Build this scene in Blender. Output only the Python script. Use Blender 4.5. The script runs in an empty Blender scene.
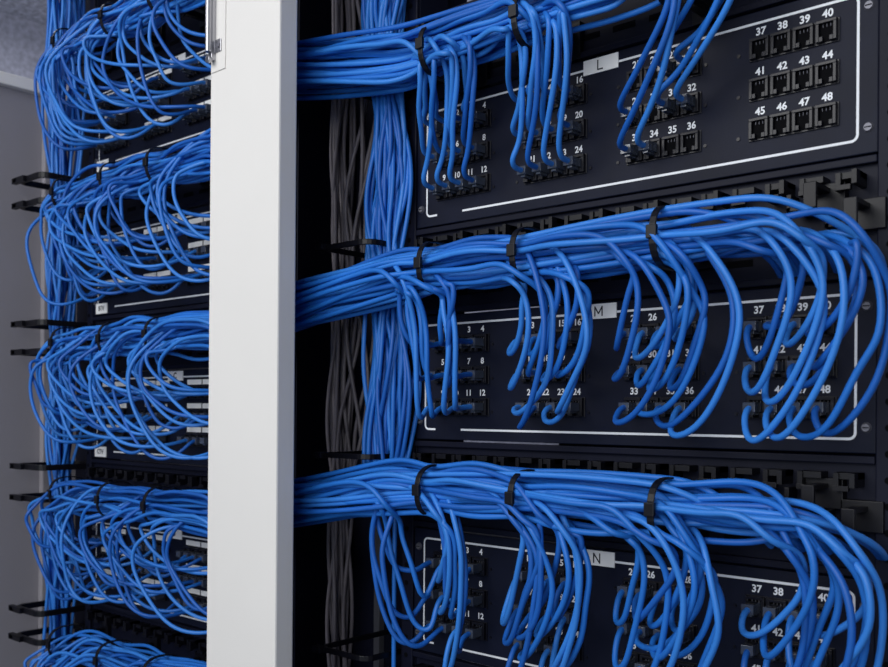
import bpy, bmesh, math, random
from mathutils import Vector, Matrix
random.seed(23)
Z0 = 1.30            # height of the bottom white line of the middle panel (metres)
PITCH = 0.232
scene = bpy.context.scene
try:
    scene.view_settings.view_transform = 'Standard'
    scene.view_settings.look = 'None'
except Exception: pass

# ------------------------------------------------------------------ materials
def mat(name, col, rough=0.5, metal=0.0, noise=0.0, nscale=40, bump=0.0, bscale=200, coat=0.0, trans=0.0, spec=0.5):
    m = bpy.data.materials.new(name); m.use_nodes = True
    nt = m.node_tree; b = nt.nodes['Principled BSDF']
    b.inputs['Base Color'].default_value = (*col, 1)
    b.inputs['Roughness'].default_value = rough
    b.inputs['Metallic'].default_value = metal
    b.inputs['Specular IOR Level'].default_value = spec
    if coat: b.inputs['Coat Weight'].default_value = coat
    if trans: b.inputs['Transmission Weight'].default_value = trans
    tc = nt.nodes.new('ShaderNodeTexCoord')
    if noise:
        n = nt.nodes.new('ShaderNodeTexNoise'); n.inputs['Scale'].default_value = nscale
        n.inputs['Detail'].default_value = 4
        r = nt.nodes.new('ShaderNodeValToRGB')
        r.color_ramp.elements[0].position = 0.3; r.color_ramp.elements[1].position = 0.7
        r.color_ramp.elements[0].color = (*[c*(1-noise) for c in col], 1)
        r.color_ramp.elements[1].color = (*[min(1, c*(1+noise)) for c in col], 1)
        nt.links.new(tc.outputs['Object'], n.inputs['Vector'])
        nt.links.new(n.outputs['Fac'], r.inputs['Fac'])
        nt.links.new(r.outputs['Color'], b.inputs['Base Color'])
    if bump:
        n2 = nt.nodes.new('ShaderNodeTexNoise'); n2.inputs['Scale'].default_value = bscale
        bp = nt.nodes.new('ShaderNodeBump'); bp.inputs['Strength'].default_value = bump
        bp.inputs['Distance'].default_value = 0.001
        nt.links.new(tc.outputs['Object'], n2.inputs['Vector'])
        nt.links.new(n2.outputs['Fac'], bp.inputs['Height'])
        nt.links.new(bp.outputs['Normal'], b.inputs['Normal'])
    return m

M_PANEL = mat('panel_black_paint', (0.0055, 0.0075, 0.020), 0.5, noise=0.2, nscale=20, bump=0.12, bscale=900, spec=0.16)
M_JACK  = mat('jack_black_plastic', (0.004, 0.004, 0.009), 0.35, spec=0.35)
M_HOLE  = mat('jack_cavity', (0.001, 0.001, 0.002), 0.8, spec=0.1)
M_PLAST = mat('black_nylon', (0.003, 0.003, 0.006), 0.42, noise=0.2, spec=0.3)
M_RACK  = mat('rack_black_steel', (0.005, 0.006, 0.016), 0.5, noise=0.2, nscale=12, spec=0.16)
M_INK   = mat('white_silkscreen', (0.80, 0.82, 0.86), 0.6, noise=0.04)
M_LABEL = mat('paper_label', (0.94, 0.94, 0.93), 0.6, noise=0.01)
M_DINK  = mat('black_ink', (0.01, 0.01, 0.02), 0.6)
M_POST  = mat('white_powder_coat', (0.78, 0.755, 0.725), 0.6, noise=0.015, nscale=6, bump=0.12, bscale=700, spec=0.2)
M_SIDE  = mat('grey_powder_coat', (0.28, 0.265, 0.29), 0.6, noise=0.04, nscale=5, bump=0.1, bscale=500, spec=0.3)
M_CHROM = mat('zinc_metal', (0.42, 0.42, 0.45), 0.30, 1.0, noise=0.08)
M_STEEL = mat('dull_steel', (0.16, 0.16, 0.19), 0.5, 0.6, noise=0.1)
M_PLUG  = mat('smoky_clear_plug', (0.10, 0.12, 0.17), 0.12, trans=0.4, noise=0.1)
M_WALL  = mat('wall_paint', (0.42, 0.43, 0.52), 0.8, noise=0.25, nscale=60, bump=0.5, bscale=80)
M_CEIL  = mat('ceiling_tile', (0.55, 0.56, 0.62), 0.9, noise=0.45, nscale=60, bump=0.5, bscale=90)
M_FLOOR = mat('floor_vinyl', (0.16, 0.17, 0.20), 0.5, noise=0.15, nscale=9)
M_BLUE  = [mat('blue_pvc_a', (0.017, 0.158, 0.58), 0.44, noise=0.10, nscale=15, spec=0.42),
           mat('blue_pvc_b', (0.011, 0.112, 0.47), 0.46, noise=0.12, nscale=15, spec=0.42),
           mat('blue_pvc_c', (0.034, 0.212, 0.68), 0.43, noise=0.08, nscale=15, spec=0.42)]
M_GREY  = mat('grey_pvc', (0.17, 0.15, 0.17), 0.45, noise=0.15)

# ------------------------------------------------------------------ mesh helpers
class MB:
    def __init__(s): s.v=[]; s.f=[]; s.m=[]; s.mats=[]
    def mi(s, m):
        if m not in s.mats: s.mats.append(m)
        return s.mats.index(m)
    def add(s, vs, fs, m):
        o=len(s.v); s.v += [tuple(v) for v in vs]; k=s.mi(m)
        for f in fs: s.f.append(tuple(i+o for i in f)); s.m.append(k)
    def box(s, x0,x1,y0,y1,z0,z1,m):
        vs=[(x0,y0,z0),(x1,y0,z0),(x1,y1,z0),(x0,y1,z0),(x0,y0,z1),(x1,y0,z1),(x1,y1,z1),(x0,y1,z1)]
        s.add(vs,[(0,3,2,1),(4,5,6,7),(0,1,5,4),(1,2,6,5),(2,3,7,6),(3,0,4,7)],m)
    def cyl(s, c, axis, r, h, m, n=16, r2=None):
        r2 = r if r2 is None else r2
        a=Vector(axis).normalized(); t=a.orthogonal().normalized(); b=a.cross(t); c=Vector(c)
        vs=[]
        for k,(rr,hh) in enumerate(((r,0),(r2,h))):
            for i in range(n):
                th=2*math.pi*i/n
                vs.append(c+a*hh+t*math.cos(th)*rr+b*math.sin(th)*rr)
        fs=[(i,(i+1)%n,n+(i+1)%n,n+i) for i in range(n)]
        fs+=[tuple(reversed(range(n))),tuple(range(n,2*n))]
        s.add(vs,fs,m)
    def band(s, outer, inner, mapf, w, m):
        n=len(outer); vs=[]
        for c in (-w/2,w/2):
            for loop in (outer,inner):
                for (a,b) in loop: vs.append(mapf(a,b,c))
        O0,I0,O1,I1=0,n,2*n,3*n; fs=[]
        for i in range(n):
            j=(i+1)%n
            fs+=[(O0+i,O0+j,O1+j,O1+i),(I0+j,I0+i,I1+i,I1+j),(O0+j,O0+i,I0+i,I0+j),(O1+i,O1+j,I1+j,I1+i)]
        s.add(vs,fs,m)
    def obj(s, name, parent=None, bevel=0.0, smooth=False):
        me=bpy.data.meshes.new(name); me.from_pydata(s.v,[],s.f)
        for m in s.mats: me.materials.append(m)
        for p,k in zip(me.polygons,s.m): p.material_index=k; p.use_smooth=smooth
        me.update()
        bm=bmesh.new(); bm.from_mesh(me); bmesh.ops.recalc_face_normals(bm,faces=bm.faces); bm.to_mesh(me); bm.free()
        o=bpy.data.objects.new(name,me); scene.collection.objects.link(o)
        if parent: o.parent=parent
        if bevel:
            b=o.modifiers.new('bevel','BEVEL'); b.width=bevel; b.segments=2; b.limit_method='ANGLE'
        return o
def empty(name, loc=(0,0,0)):
    e=bpy.data.objects.new(name,None); e.empty_display_size=0.05; scene.collection.objects.link(e)
    return e
def rrect(x0,x1,z0,z1,r,n=5):
    pts=[]
    for cx,cz,a0 in ((x1-r,z0+r,-90),(x1-r,z1-r,0),(x0+r,z1-r,90),(x0+r,z0+r,180)):
        for i in range(n+1):
            a=math.radians(a0+90*i/n); pts.append((cx+r*math.cos(a),cz+r*math.sin(a)))
    return pts
_g={}
def glyph(txt):
    if txt not in _g:
        cu=bpy.data.curves.new('g','FONT'); cu.body=txt; cu.align_x='CENTER'; cu.align_y='CENTER'; cu.size=1.0
        cu.offset=0.03; cu.resolution_u=3
        ob=bpy.data.objects.new('g',cu); scene.collection.objects.link(ob)
        bpy.context.view_layer.update()
        dg=bpy.context.evaluated_depsgraph_get()
        me=bpy.data.meshes.new_from_object(ob.evaluated_get(dg))
        _g[txt]=([tuple(v.co) for v in me.vertices],[tuple(p.vertices) for p in me.polygons])
        bpy.data.objects.remove(ob); bpy.data.meshes.remove(me)
    return _g[txt]
def put_text(mb, txt, x, y, z, size, m):
    vs,fs=glyph(txt)
    mb.add([(x+v[0]*size,y,z+v[1]*size) for v in vs],fs,m)
STROKES={'L':[((-.3,.5),(-.3,-.5)),((-.3,-.45),(.3,-.45))],
 'M':[((-.42,-.5),(-.42,.5)),((-.42,.45),(0,-.25)),((0,-.25),(.42,.45)),((.42,.5),(.42,-.5))],
 'N':[((-.35,-.5),(-.35,.5)),((-.35,.45),(.35,-.45)),((.35,.5),(.35,-.5))]}
def put_stroke(mb,ch,x,y,z,size,m,w=0.07):
    for i,(a,b) in enumerate(STROKES[ch]):
        a=Vector(a); b=Vector(b); d=(b-a).normalized(); p=Vector((-d.y,d.x))*w
        q=[a+p,b+p,b-p,a-p]
        mb.add([(x+v.x*size,y-0.00002*i,z+v.y*size) for v in q],[(0,1,2,3)],m)

# ------------------------------------------------------------------ patch panels
OW, OH = 0.4563, 0.115
G0, GP, CP = 0.026, 0.117, 0.0183
def port_pos(u0, zb, n):
    g=(n-1)//12; r=((n-1)%12)//4; c=(n-1)%4
    return (u0+G0+g*GP+c*CP, zb+OH-0.0230-0.0333*r)
def patch_panel(u0, zb, letter, used, left=False):
    e=empty('patch_panel')
    x0,x1=u0-0.014,u0+OW+0.014
    fp=MB(); fp.box(x0,x1,0.0,0.003,zb-0.010,zb+0.124,M_PANEL)
    fp.box(x0,x1,0.003,0.02,zb+0.121,zb+0.124,M_PANEL); fp.box(x0,x1,0.003,0.02,zb-0.010,zb-0.007,M_PANEL)
    fp.obj('faceplate',e,0.0008)
    ol=MB(); w=0.0021; o=rrect(u0,u0+OW,zb,zb+OH,0.006); i=rrect(u0+w,u0+OW-w,zb+w,zb+OH-w,0.006-w)
    n=len(o)
    for k in range(n):
        j=(k+1)%n
        a,b,c,d=o[k],o[j],i[j],i[k]
        if k==n-1:
            for (s0,s1) in ((a[0],u0+0.016),(u0+0.052,b[0])):
                ol.add([(s0,-0.0003,zb),(s1,-0.0003,zb),(s1,-0.0003,zb+w),(s0,-0.0003,zb+w)],[(0,1,2,3)],M_INK)
        else:
            ol.add([(p[0],-0.0003,p[1]) for p in (a,b,c,d)],[(0,1,2,3)],M_INK)
    for nn in range(1,49):
        x,z=port_pos(u0,zb,nn)
        put_text(ol,str(nn),x,-0.0004,z+0.0144,0.0086 if not left else 0.006,M_INK)
    if left:
        for g in range(4):
            for r in range(3):
                x=u0+G0+g*GP-0.008; z=zb+OH-0.0230-0.0333*r+0.0105
                if (g*3+r)%5 != 4:
                    for c4 in range(2):
                        ol.box(x+c4*0.037,x+c4*0.037+0.034,-0.0008,0,z,z+0.0070,M_LABEL)
    ol.obj('silkscreen',e)
    tl=MB(); tx=u0+0.222; tz=zb+OH+0.0005
    tl.box(tx-0.019,tx+0.019,-0.0012,0,tz-0.0070,tz+0.0070,M_LABEL)
    if letter in STROKES: put_stroke(tl,letter,tx,-0.0015,tz,0.0095,M_DINK)
    else: put_text(tl,letter,tx,-0.0015,tz,0.012,M_DINK)
    if left:
        tl.box(u0-0.004,u0+0.030,-0.0012,0,zb-0.008,zb+0.008,M_LABEL); put_text(tl,letter+'TV',u0+0.013,-0.0015,zb,0.010,M_DINK)
    tl.obj('title_label',e)
    jk=MB(); pl=MB()
    for g in range(4):
        for r in range(3):
            x,z=port_pos(u0,zb,g*12+r*4+1)
            jk.box(x-0.0095,x+3*CP+0.0095,-0.0012,0.0,z-0.0098,z+0.0092,M_JACK)
    for nn in range(1,49):
        x,z=port_pos(u0,zb,nn)
        h=0.0082
        jk.box(x-h,x+h,-0.0050,0,z+0.0060,z+0.0085,M_JACK)
        jk.box(x-h,x-0.0056,-0.0050,0,z-0.0085,z+0.0060,M_JACK)
        jk.box(x+0.0056,x+h,-0.0050,0,z-0.0085,z+0.0060,M_JACK)
        jk.box(x-0.0056,x-0.0026,-0.0050,0,z-0.0085,z-0.0045,M_JACK)
        jk.box(x+0.0026,x+0.0056,-0.0050,0,z-0.0085,z-0.0045,M_JACK)
        jk.box(x-0.0056,x+0.0056,-0.0016,0,z-0.0085,z+0.0060,M_HOLE)
        for kx in (-0.003,0,0.003):
            jk.box(x+kx-0.0003,x+kx+0.0003,-0.0026,-0.0016,z+0.003,z+0.0058,M_STEEL)
        if nn in used:
            pl.box(x-0.0052,x+0.0052,-0.019,-0.0015,z-0.0040,z+0.0040,M_PLUG)
            pl.box(x-0.0026,x+0.0026,-0.016,-0.0030,z-0.0062,z-0.0040,M_PLUG)
            pl.box(x-0.0035,x+0.0035,-0.015,-0.006,z+0.0040,z+0.0046,M_JACK)
    jk.obj('jack_modules',e,0.0004)
    if used: pl.obj('plugs',e,0.0005)
    sc=MB()
    for sx in (u0-0.007,u0+OW+0.007):
        for sz in (zb+0.010,zb+0.104):
            sc.cyl((sx,0,sz),(0,-1,0),0.0042,0.0022,M_STEEL,16,0.003)
            sc.box(sx-0.0025,sx+0.0025,-0.0025,-0.002,sz-0.0004,sz+0.0004,M_HOLE)
    for g in range(1,4):
        for dz in (0.02,0.055,0.09):
            sc.cyl((u0+G0+g*GP-0.019,0,zb+dz),(0,-1,0),0.0016,0.0008,M_JACK,10)
            sc.cyl((u0+G0+(g-1)*GP+3*CP+0.013,0,zb+dz),(0,-1,0),0.0016,0.0008,M_JACK,10)
    sc.obj('screws',e)
    return e

# ------------------------------------------------------------------ cable rings and managers
YB=-0.062
def ell(cy,cz,ry,rz,n=28,p=2.6):
    out=[]
    for i in range(n):
        t=2*math.pi*i/n; c,s=math.cos(t),math.sin(t)
        out.append((cy+ry*math.copysign(abs(c)**(2/p),c),cz+rz*math.copysign(abs(s)**(2/p),s)))
    return out
def dring_h(mb, u, zc, ry=0.030, rz=0.026, w=0.0062, t=0.0016):
    mb.band(ell(YB,zc,ry,rz),ell(YB,zc,ry-t,rz-t),lambda a,b,c:(u+c,a,b),w,M_PLAST)
    mb.box(u-0.004,u+0.004,YB+ry-0.004,0.003,zc-0.012,zc-0.004,M_PLAST)
    mb.box(u-0.004,u+0.004,YB+ry-0.004,0.003,zc+0.004,zc+0.012,M_PLAST)
    mb.box(u-0.012,u+0.012,-0.003,0.004,zc-0.018,zc+0.018,M_PLAST)
    mb.box(u-0.0045,u+0.0045,YB-ry-0.002,YB-ry+0.002,zc-0.004,zc+0.007,M_PLAST)
def hook_open(mb, u, zc):
    mb.box(u-0.016,u+0.016,-0.006,0.004,zc-0.012,zc+0.012,M_PLAST)
    mb.box(u-0.005,u+0.005,-0.034,-0.004,zc+0.004,zc+0.008,M_PLAST)
    mb.box(u-0.005,u+0.005,-0.037,-0.033,zc-0.012,zc+0.008,M_PLAST)
    mb.box(u-0.024,u-0.008,-0.022,-0.004,zc-0.010,zc-0.006,M_PLAST)
    mb.box(u-0.024,u-0.020,-0.022,-0.004,zc-0.010,zc+0.004,M_PLAST)
def dring_v(mb, uc, z, hw=0.05, y0=-0.10, y1=0.0, w=0.007, t=0.004):
    o=rrect(uc-hw,uc+hw,y0,y1,0.016); i=rrect(uc-hw+t,uc+hw-t,y0+t,y1-t,0.012)
    mb.band(o,i,lambda a,b,c:(a,b,z+c),w,M_PLAST)
    mb.box(uc-0.012,uc+0.012,y1-0.004,y1+0.004,z-0.012,z+0.012,M_PLAST)
    mb.box(uc-hw-0.002,uc-hw+0.010,y0-0.006,y0+0.004,z-0.0035,z+0.0035,M_PLAST)
def manager(u0, zlo, zhi, zr, rings, hooks=()):
    e=empty('horizontal_cable_manager')
    x0,x1=u0-0.014,u0+OW+0.014
    mb=MB(); mb.box(x0,x1,0.004,0.007,zlo,zhi,M_RACK)
    mb.box(x0,x1,-0.002,0.004,zlo,zlo+0.006,M_RACK); mb.box(x0,x1,-0.002,0.004,zhi-0.006,zhi,M_RACK)
    mb.obj('backplate',e,0.0008)
    tb=MB(); n=17
    for k in range(n):
        x=x0+0.018+k*(x1-x0-0.036)/(n-1)
        zt=zhi-0.016
        tb.box(x-0.009,x+0.009,-0.012,0.004,zt-0.002,zt+0.003,M_PLAST)
        tb.box(x-0.009,x-0.005,-0.014,0.004,zt-0.011,zt+0.003,M_PLAST)
        tb.box(x-0.009,x+0.003,-0.016,-0.012,zt-0.011,zt-0.007,M_PLAST)
        if k%2==0: tb.box(x+0.005,x+0.009,-0.020,0.004,zt-0.008,zt+0.003,M_PLAST)
    for k in range(12):
        x=x0+0.03+k*0.038
        tb.box(x-0.012,x+0.012,0.0038,0.0041,zlo+0.018,zlo+0.024,M_HOLE)
    tb.obj('cable_tabs',e,0.0006)
    rg=MB()
    for r in rings: dring_h(rg,r,zr)
    for (hx,hz) in hooks: hook_open(rg,hx,hz)
    rg.obj('d_rings',e,0.0006)
    return e

R = {'L':1*PITCH+Z0,'M':Z0,'N':-PITCH+Z0}
HZ = {'L':0.376+Z0,'M':0.163+Z0,'N':-0.058+Z0}
used={'L':set(range(1,35))-{25,26,30},'M':set(range(1,49)),'N':set(range(1,49))}
rings_r=[0.074,0.188,0.328]
for k in 'LMN':
    patch_panel(0.0,R[k],k,used[k])
    hz=R[k]+0.190
    manager(0.0,R[k]+0.126,R[k]+PITCH-0.012,HZ[k],rings_r,((0.432,hz),(0.462,hz-0.016)))
patch_panel(0.0,Z0-2*PITCH,'P',set()); manager(0.0,Z0-2*PITCH+0.126,Z0-PITCH-0.012,Z0-2*PITCH+0.17,rings_r)
LU=-0.708; LZ=[-0.499,-0.273,-0.047,0.179,0.405]
rings_l=[LU+0.03,LU+0.17,LU+0.29]
for j,zb in enumerate(LZ):
    patch_panel(LU,Z0+zb,'EDCBA'[j],set(range(1,49)),True)
    manager(LU,Z0+zb+0.126,Z0+zb+0.214,Z0+zb+0.165,rings_l)

# ------------------------------------------------------------------ racks
def rack(u0,name='equipment_rack'):
    e=empty(name); mb=MB()
    for x in (u0-0.030,u0+OW+0.0145):
        mb.box(x,x+0.0155,-0.002,0.002,0,2.15,M_RACK)
        mb.box(x,x+0.0155,0.003,0.05,0,2.15,M_RACK)
    mb.box(u0-0.03,u0+OW+0.03,-0.0,0.05,2.10,2.15,M_RACK)
    mb.box(u0-0.03,u0+OW+0.03,0.008,0.35,0,0.05,M_RACK)
    mb.box(u0-0.03,u0+OW+0.03,0.30,0.31,0.05,2.15,M_RACK)
    mb.obj('frame',e,0.001)
    h=MB()
    for i in range(60):
        z=0.75+i*0.02
        for x in (u0-0.024,u0+OW+0.024):
            h.cyl((x,-0.0019,z),(0,-1,0),0.0028,0.0004,M_HOLE,12)
    h.obj('rail_holes',e)
rack(0.0); rack(LU)

e=empty('vertical_cable_channel'); mb=MB()
mb.box(-0.2205,-0.0315,0.10,0.104,0.02,2.15,M_RACK)
mb.box(-0.034,-0.0315,0.0,0.10,0.02,2.15,M_RACK)
mb.box(-0.2205,-0.2180,-0.0,0.10,0.02,2.15,M_RACK)
mb.box(-0.2205,-0.0315,0.0,0.104,0.0,0.02,M_RACK)
mb.box(-0.170,-0.160,0.09,0.10,0.02,2.15,M_STEEL)
mb.obj('channel_body',e,0.001)
rg=MB()
for z in (0.395,0.205,0.150,-0.030,-0.25,-0.30):
    dring_v(rg,-0.078,Z0+z,hw=0.040,y0=-0.05,y1=0.08,w=0.006)
rg.obj('d_rings',e,0.0006)

e=empty('vertical_cable_manager'); mb=MB()
mb.box(-0.835,-0.742,0.03,0.034,0,2.15,M_RACK)
mb.obj('backplate',e,0.001); rg=MB()
for z in (0.385,0.345,0.155,0.110,-0.072,-0.122,-0.30,-0.345):
    dring_v(rg,-0.782,Z0+z,hw=0.042,y0=-0.078,y1=0.03,w=0.009,t=0.005)
    rg.box(-0.830,-0.79,-0.084,-0.076,Z0+z-0.0045,Z0+z+0.0045,M_PLAST)
rg.obj('d_rings',e,0.0006)

# ------------------------------------------------------------------ white post with latch
e=empty('cabinet_post'); mb=MB()
mb.box(-0.189,-0.068,-0.150,-0.126,0.0,2.3,M_POST); mb.obj('column',e,0.002)
mb=MB(); mb.box(-0.180,-0.176,-0.126,-0.052,0.0,2.2,M_RACK); mb.obj('rear_flange',e)
mb=MB(); zt=Z0+0.392
mb.box(-0.186,-0.160,-0.1515,-0.150,zt,zt+0.085,M_POST)
mb.box(-0.1835,-0.1765,-0.157,-0.1515,zt+0.012,zt+0.10,M_CHROM)
mb.cyl((-0.180,-0.159,zt+0.020),(0,0,1),0.0036,0.075,M_CHROM,16)
mb.cyl((-0.180,-0.157,zt+0.012),(0,-1,0),0.004,0.004,M_CHROM,16)
mb.box(-0.1765,-0.166,-0.153,-0.1515,zt+0.020,zt+0.034,M_CHROM)
mb.cyl((-0.170,-0.153,zt+0.027),(0,-1,0),0.003,0.0015,M_STEEL,12)
mb.obj('latch',e,0.0006)

# ------------------------------------------------------------------ cables
CR=0.0026
def curve_obj(name, strands, mats, r=CR, parent=None):
    cu=bpy.data.curves.new(name,'CURVE'); cu.dimensions='3D'; cu.bevel_depth=r; cu.bevel_resolution=2
    cu.resolution_u=5; cu.use_fill_caps=True
    for m in mats: cu.materials.append(m)
    for pts in strands:
        sp=cu.splines.new('NURBS'); sp.points.add(len(pts)-1)
        for p,q in zip(sp.points,pts): p.co=(q[0],q[1],q[2],1)
        sp.order_u=4; sp.use_endpoint_u=True; sp.use_smooth=True
        sp.material_index=random.randrange(len(mats))
    o=bpy.data.objects.new(name,cu); scene.collection.objects.link(o)
    if parent: o.parent=parent
    return o
def disk():
    while True:
        a,b=random.uniform(-1,1),random.uniform(-1,1)
        if a*a+b*b<=1: return a,b
RU=random.uniform
def port_cable(u,zp,zh,s,b,drop,uend,endoff,rings,wild=0.004,straight=False,reach=0.0):
    """leaves the jack, sags, rises in a long soft arc bulging to side s, enters the tray and runs to uend"""
    la,lb=disk(); la*=0.027; lb*=0.025
    ph=RU(0,6.28); fr=RU(10,18); am=RU(0.002,0.008)
    H=zh-zp; f=RU(0.042,0.066)+reach; W=lambda:RU(-wild,wild)
    pts=[(u,-0.012,zp),(u,-0.022,zp),(u+W()*0.3,-0.030,zp-drop*0.35)]
    if straight:   # nearly plumb drop from the tray to the jack
        f*=0.95
        pts.append((u+s*b*0.10,-0.040,zp-drop+H*0.05))
        pts.append((u+s*b*0.34+W(),-f*0.90,zp+H*0.17))
        pts.append((u+s*b*0.66+W(),-f-0.010,zp+H*0.38))
        pts.append((u+s*b*0.92+W(),-f-0.020,zp+H*0.62))
        pts.append((u+s*b*1.02+W(),-f-0.026,zp+H*0.84))
        ue=u+s*b*0.95
        pts.append((ue+s*0.002,YB-0.026+la*0.4,zh-0.008+lb*0.5))
        pts.append((ue-s*0.018,YB-0.012+la*0.9,zh+0.006+lb*0.8))
    else:
        lo=RU(0.14,0.26); md=RU(0.36,0.50); hi=RU(0.60,0.74)
        pts.append((u+s*b*0.12+W(),-f*0.80,zp-drop))
        pts.append((u+s*b*0.46+W(),-f-0.004,zp-drop*0.85+H*0.02))
        pts.append((u+s*b*0.83+W(),-f-0.012,zp+H*lo-drop*0.2))
        pts.append((u+s*b*1.03+W(),-f-0.018,zp+H*md))
        pts.append((u+s*b*1.02+W(),-f-0.020,zp+H*hi))
        ue=u+s*(b*0.74)
        pts.append((ue+s*0.006,YB-0.022+la*0.5-reach*0.3,zh-0.020+lb*0.4))
        pts.append((ue-s*0.016,YB-0.010+la*0.9,zh-0.001+lb*0.9))
    x=ue-s*0.046
    while (x-uend)*s>0:
        dr=min([abs(x-q) for q in rings]); pk=0.80+0.34*min(1,dr/0.05)
        d=max(0.0,-s*(x-(0.03 if s>0 else LU+OW-0.03)))
        z=zh+lb*pk+am*math.sin(fr*x+ph)*min(1,dr/0.03); y=YB+la*pk+am*math.cos(fr*0.8*x+ph)*min(1,dr/0.03)
        z+=endoff*(d/0.16)
        pts.append((x,y,z)); x-=s*0.030
    y=YB+la; z=zh+lb+endoff
    pts.append((uend-s*0.01,y+0.01,z-0.01)); pts.append((uend-s*0.018,y+0.02,z-0.06)); pts.append((uend-s*0.018,y+0.02,z-0.11))
    return pts
bul={('L',0):(0.030,0.052,0.0),('L',1):(0.028,0.052,0.0),('L',2):(0.045,0.092,0.0),
     ('M',0):(0.010,0.046,0.008),('M',1):(0.030,0.072,0.013),('M',2):(0.034,0.092,0.016),('M',3):(0.036,0.080,0.018),
     ('N',0):(0.018,0.060,0.022),('N',1):(0.028,0.074,0.024),('N',2):(0.035,0.088,0.024),('N',3):(0.045,0.088,0.024)}
eo={'L':0.03,'M':-0.02,'N':-0.024}
cabs=empty('blue_patch_cables')
for k in 'LMN':
    st=[]
    for nn in sorted(used[k]):
        u,zp=port_pos(0.0,R[k],nn); g=(nn-1)//12; r=((nn-1)%12)//4; c=(nn-1)%4
        b0,b1,dr=bul[(k,g)]
        b=b0+(b1-b0)*(0.20*r+RU(0,0.60))
        if k=='M' and g==0 and c<2: b-=0.018
        if k=='N' and g==0 and c<2: b*=-0.7
        st.append(port_cable(u,zp,HZ[k],1,b,dr*RU(0.2,1.9),-0.245,eo[k],rings_r,0.003 if k=='L' else 0.0055,k=='L'))
    for q in range({'L':20,'M':12,'N':12}[k]):
        la,lb=disk(); pts=[]; x=0.30+RU(0,0.12) if k=='L' else 0.34+RU(0,0.09)
        if k=='L':
            pts.append((x+0.05,-0.02,HZ[k]+0.18)); pts.append((x+0.04,-0.05,HZ[k]+0.10))
        else:
            pts.append((x+0.05,-0.004,HZ[k]-0.03)); pts.append((x+0.055,-0.03,HZ[k]-0.02)); pts.append((x+0.04,-0.05,HZ[k]-0.005))
        while x>-0.245:
            d=max(0,0.03-x)/0.16
            pts.append((x,YB+la*0.026,HZ[k]+(0.008 if k=='L' else 0.0)+lb*0.024+0.005*math.sin(12*x+q)+eo[k]*d)); x-=0.034
        pts.append((-0.26,-0.05,HZ[k]-0.02)); pts.append((-0.262,-0.05,HZ[k]-0.1)); st.append(pts)
    curve_obj('panel_cables',st,M_BLUE,r=0.00275,parent=cabs)
for zb in LZ:
    st=[]
    for nn in range(1,49):
        u,zp=port_pos(LU,Z0+zb,nn); g=(nn-1)//12
        if RU(0,1)<(0.10,0.12,0.20,0.4)[g]: continue
        b=RU(0.010,0.065) if g==0 else RU(0.035,0.145)
        st.append(port_cable(u,zp,Z0+zb+0.165,-1,b,RU(0.0,0.030),-0.262,-0.01,rings_l,0.006,reach=RU(0,0.035)))
    curve_obj('panel_cables',st,M_BLUE,r=0.0025,parent=cabs)

def trunk(n,uc,uw,yc,yw,ztop,zbot,lean,wav=0.006,pinch=(),per=0,tangle=0.0):
    st=[]
    for i in range(n):
        a,b=disk(); ph=RU(0,6.28); a2,b2=disk(); pts=[]; z=ztop; fz=RU(12,30); ja=jb=0
        while z>zbot:
            t=(ztop-z)/(ztop-zbot)
            k=1.0
            for pz in pinch: k=min(k,0.58+0.42*min(1,abs(z-pz)/0.09))
            ja=max(-1,min(1,ja*0.8+RU(-1,1)*0.6)); 
            aa=a*(1-t)+a2*t; bb=b*(1-t)+b2*t
            sw=per*math.sin((z-Z0-0.26)*2*math.pi/PITCH)
            pts.append((uc+lean*t+sw+uw*aa*k+wav*math.sin(z*fz+ph)+tangle*ja*k,yc+yw*bb*k+wav*0.6*math.cos(z*21+ph),z)); z-=0.045
        st.append(pts)
    return st
tr=empty('vertical_cable_trunk')
curve_obj('channel_strands',trunk(52,-0.052,0.038,-0.014,0.017,2.1,Z0-0.075,0.014,0.008,(Z0+0.38,Z0+0.18,Z0-0.05),0.007,0.012),M_BLUE,parent=tr)
curve_obj('single_strand',[[(-0.032,-0.01,Z0-0.0),(-0.034,-0.012,Z0-0.1),(-0.032,-0.012,Z0-0.3),(-0.034,-0.012,Z0-0.6),(-0.034,-0.012,0.01)]],M_BLUE[:1],parent=tr)
tr2=empty('vertical_cable_trunk')
curve_obj('strands',trunk(30,-0.770,0.038,-0.030,0.036,2.1,0.01,0.0,0.008,[Z0+z for z in (0.365,0.13,-0.10,-0.32)],0,0.010),M_BLUE,r=0.0025,parent=tr2)
tr3=empty('vertical_cable_trunk')
curve_obj('strands',trunk(36,-0.262,0.022,-0.045,0.035,2.1,0.01,0.0,0.004),M_BLUE,parent=tr3)
gt=empty('grey_cable_trunk')
curve_obj('strands',trunk(12,-0.168,0.014,0.03,0.02,2.08,0.03,0.0,0.006,(),0,0.003)+trunk(5,-0.12,0.02,0.03,0.02,2.0,Z0-0.1,-0.03,0.012),[M_GREY],parent=gt,r=0.0024)

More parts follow.
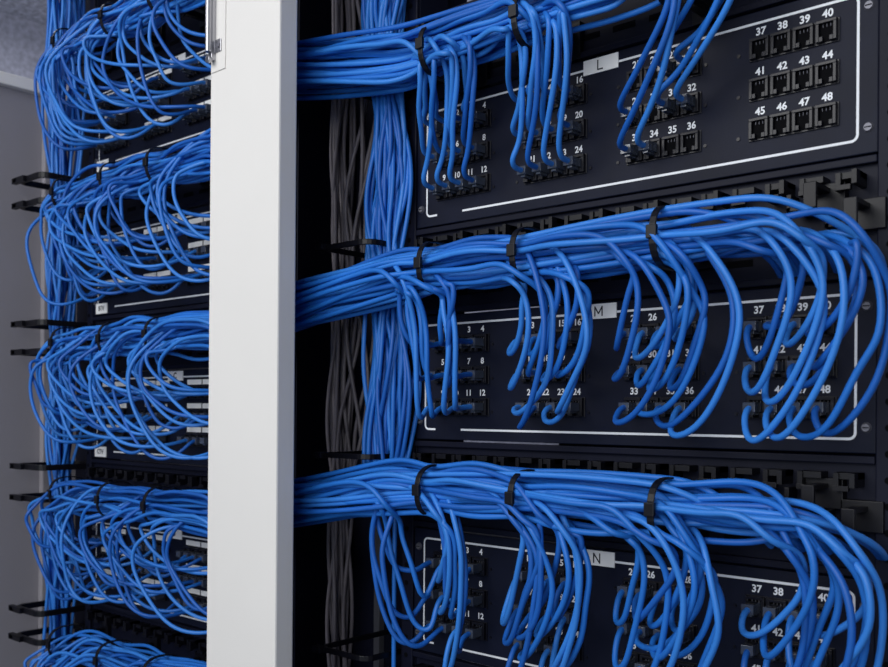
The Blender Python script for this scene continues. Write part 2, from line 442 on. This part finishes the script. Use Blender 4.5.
# ------------------------------------------------------------------ cabinet side and room
e=empty('cabinet_side_panel'); mb=MB()
mb.box(-0.873,-0.863,-0.42,0.33,0.0,Z0+0.555,M_SIDE)
mb.box(-0.863,-0.850,-0.02,0.33,0.0,Z0+0.54,M_SIDE)
mb.box(-0.878,-0.848,-0.42,0.33,Z0+0.545,Z0+0.565,M_POST)
mb.obj('panel',e,0.002)
def roombox(name,a,m):
    mb=MB(); mb.box(*a,m); return mb.obj(name)
roombox('floor',(-2.4,2.4,-2.6,1.2,-0.05,0.0),M_FLOOR)
roombox('ceiling',(-2.4,2.4,-2.6,1.2,2.6,2.65),M_CEIL)
roombox('wall_back',(-2.4,2.4,1.2,1.25,0,2.6),M_WALL)
roombox('wall_left',(-2.45,-2.4,-2.6,1.2,0,2.6),M_WALL)
roombox('wall_right',(2.4,2.45,-2.6,1.2,0,2.6),M_WALL)

# ------------------------------------------------------------------ lights
def area(name,loc,target,size,power,col,sy=None):
    l=bpy.data.lights.new(name,'AREA'); l.size=size; l.energy=power; l.color=col
    if sy: l.shape='RECTANGLE'; l.size_y=sy
    o=bpy.data.objects.new(name,l); scene.collection.objects.link(o); o.location=loc
    o.rotation_euler=(Vector(target)-Vector(loc)).to_track_quat('-Z','Y').to_euler(); return o
area('softbox_key',(-0.3,-1.7,2.35),(-0.05,0,1.47),1.2,26,(1.0,0.99,0.975))
area('softbox_fill',(0.8,-1.9,1.65),(0.0,0,1.35),1.3,19,(0.95,0.985,1.0))
area('ceiling_lamp',(-1.5,0.3,2.55),(-1.5,0.3,0),0.8,12,(0.95,0.96,1.0))
w=bpy.data.worlds.new('world'); scene.world=w; w.use_nodes=True
w.node_tree.nodes['Background'].inputs[0].default_value=(0.48,0.70,1.0,1); w.node_tree.nodes['Background'].inputs[1].default_value=0.2

# ------------------------------------------------------------------ camera
cam=bpy.data.cameras.new('camera'); co=bpy.data.objects.new('camera',cam); scene.collection.objects.link(co)
th=math.radians(41.5); c,s=math.cos(th),math.sin(th); r=0.0075
right=Vector((c,s,0)); up=Vector((0,0,1)); fwd=Vector((-s,c,0))
r2=right*math.cos(r)+up*math.sin(r); u2=up*math.cos(r)-right*math.sin(r)
m=Matrix((r2,u2,-fwd)).transposed().to_4x4(); m.translation=Vector((0.7051,-0.7654,Z0+0.0197))
co.matrix_world=m
cam.sensor_width=36; cam.lens=36*950/888; cam.shift_y=(412-333.5)/888; cam.clip_start=0.02
cam.dof.use_dof=True; cam.dof.focus_distance=0.92; cam.dof.aperture_fstop=11.0
scene.camera=co
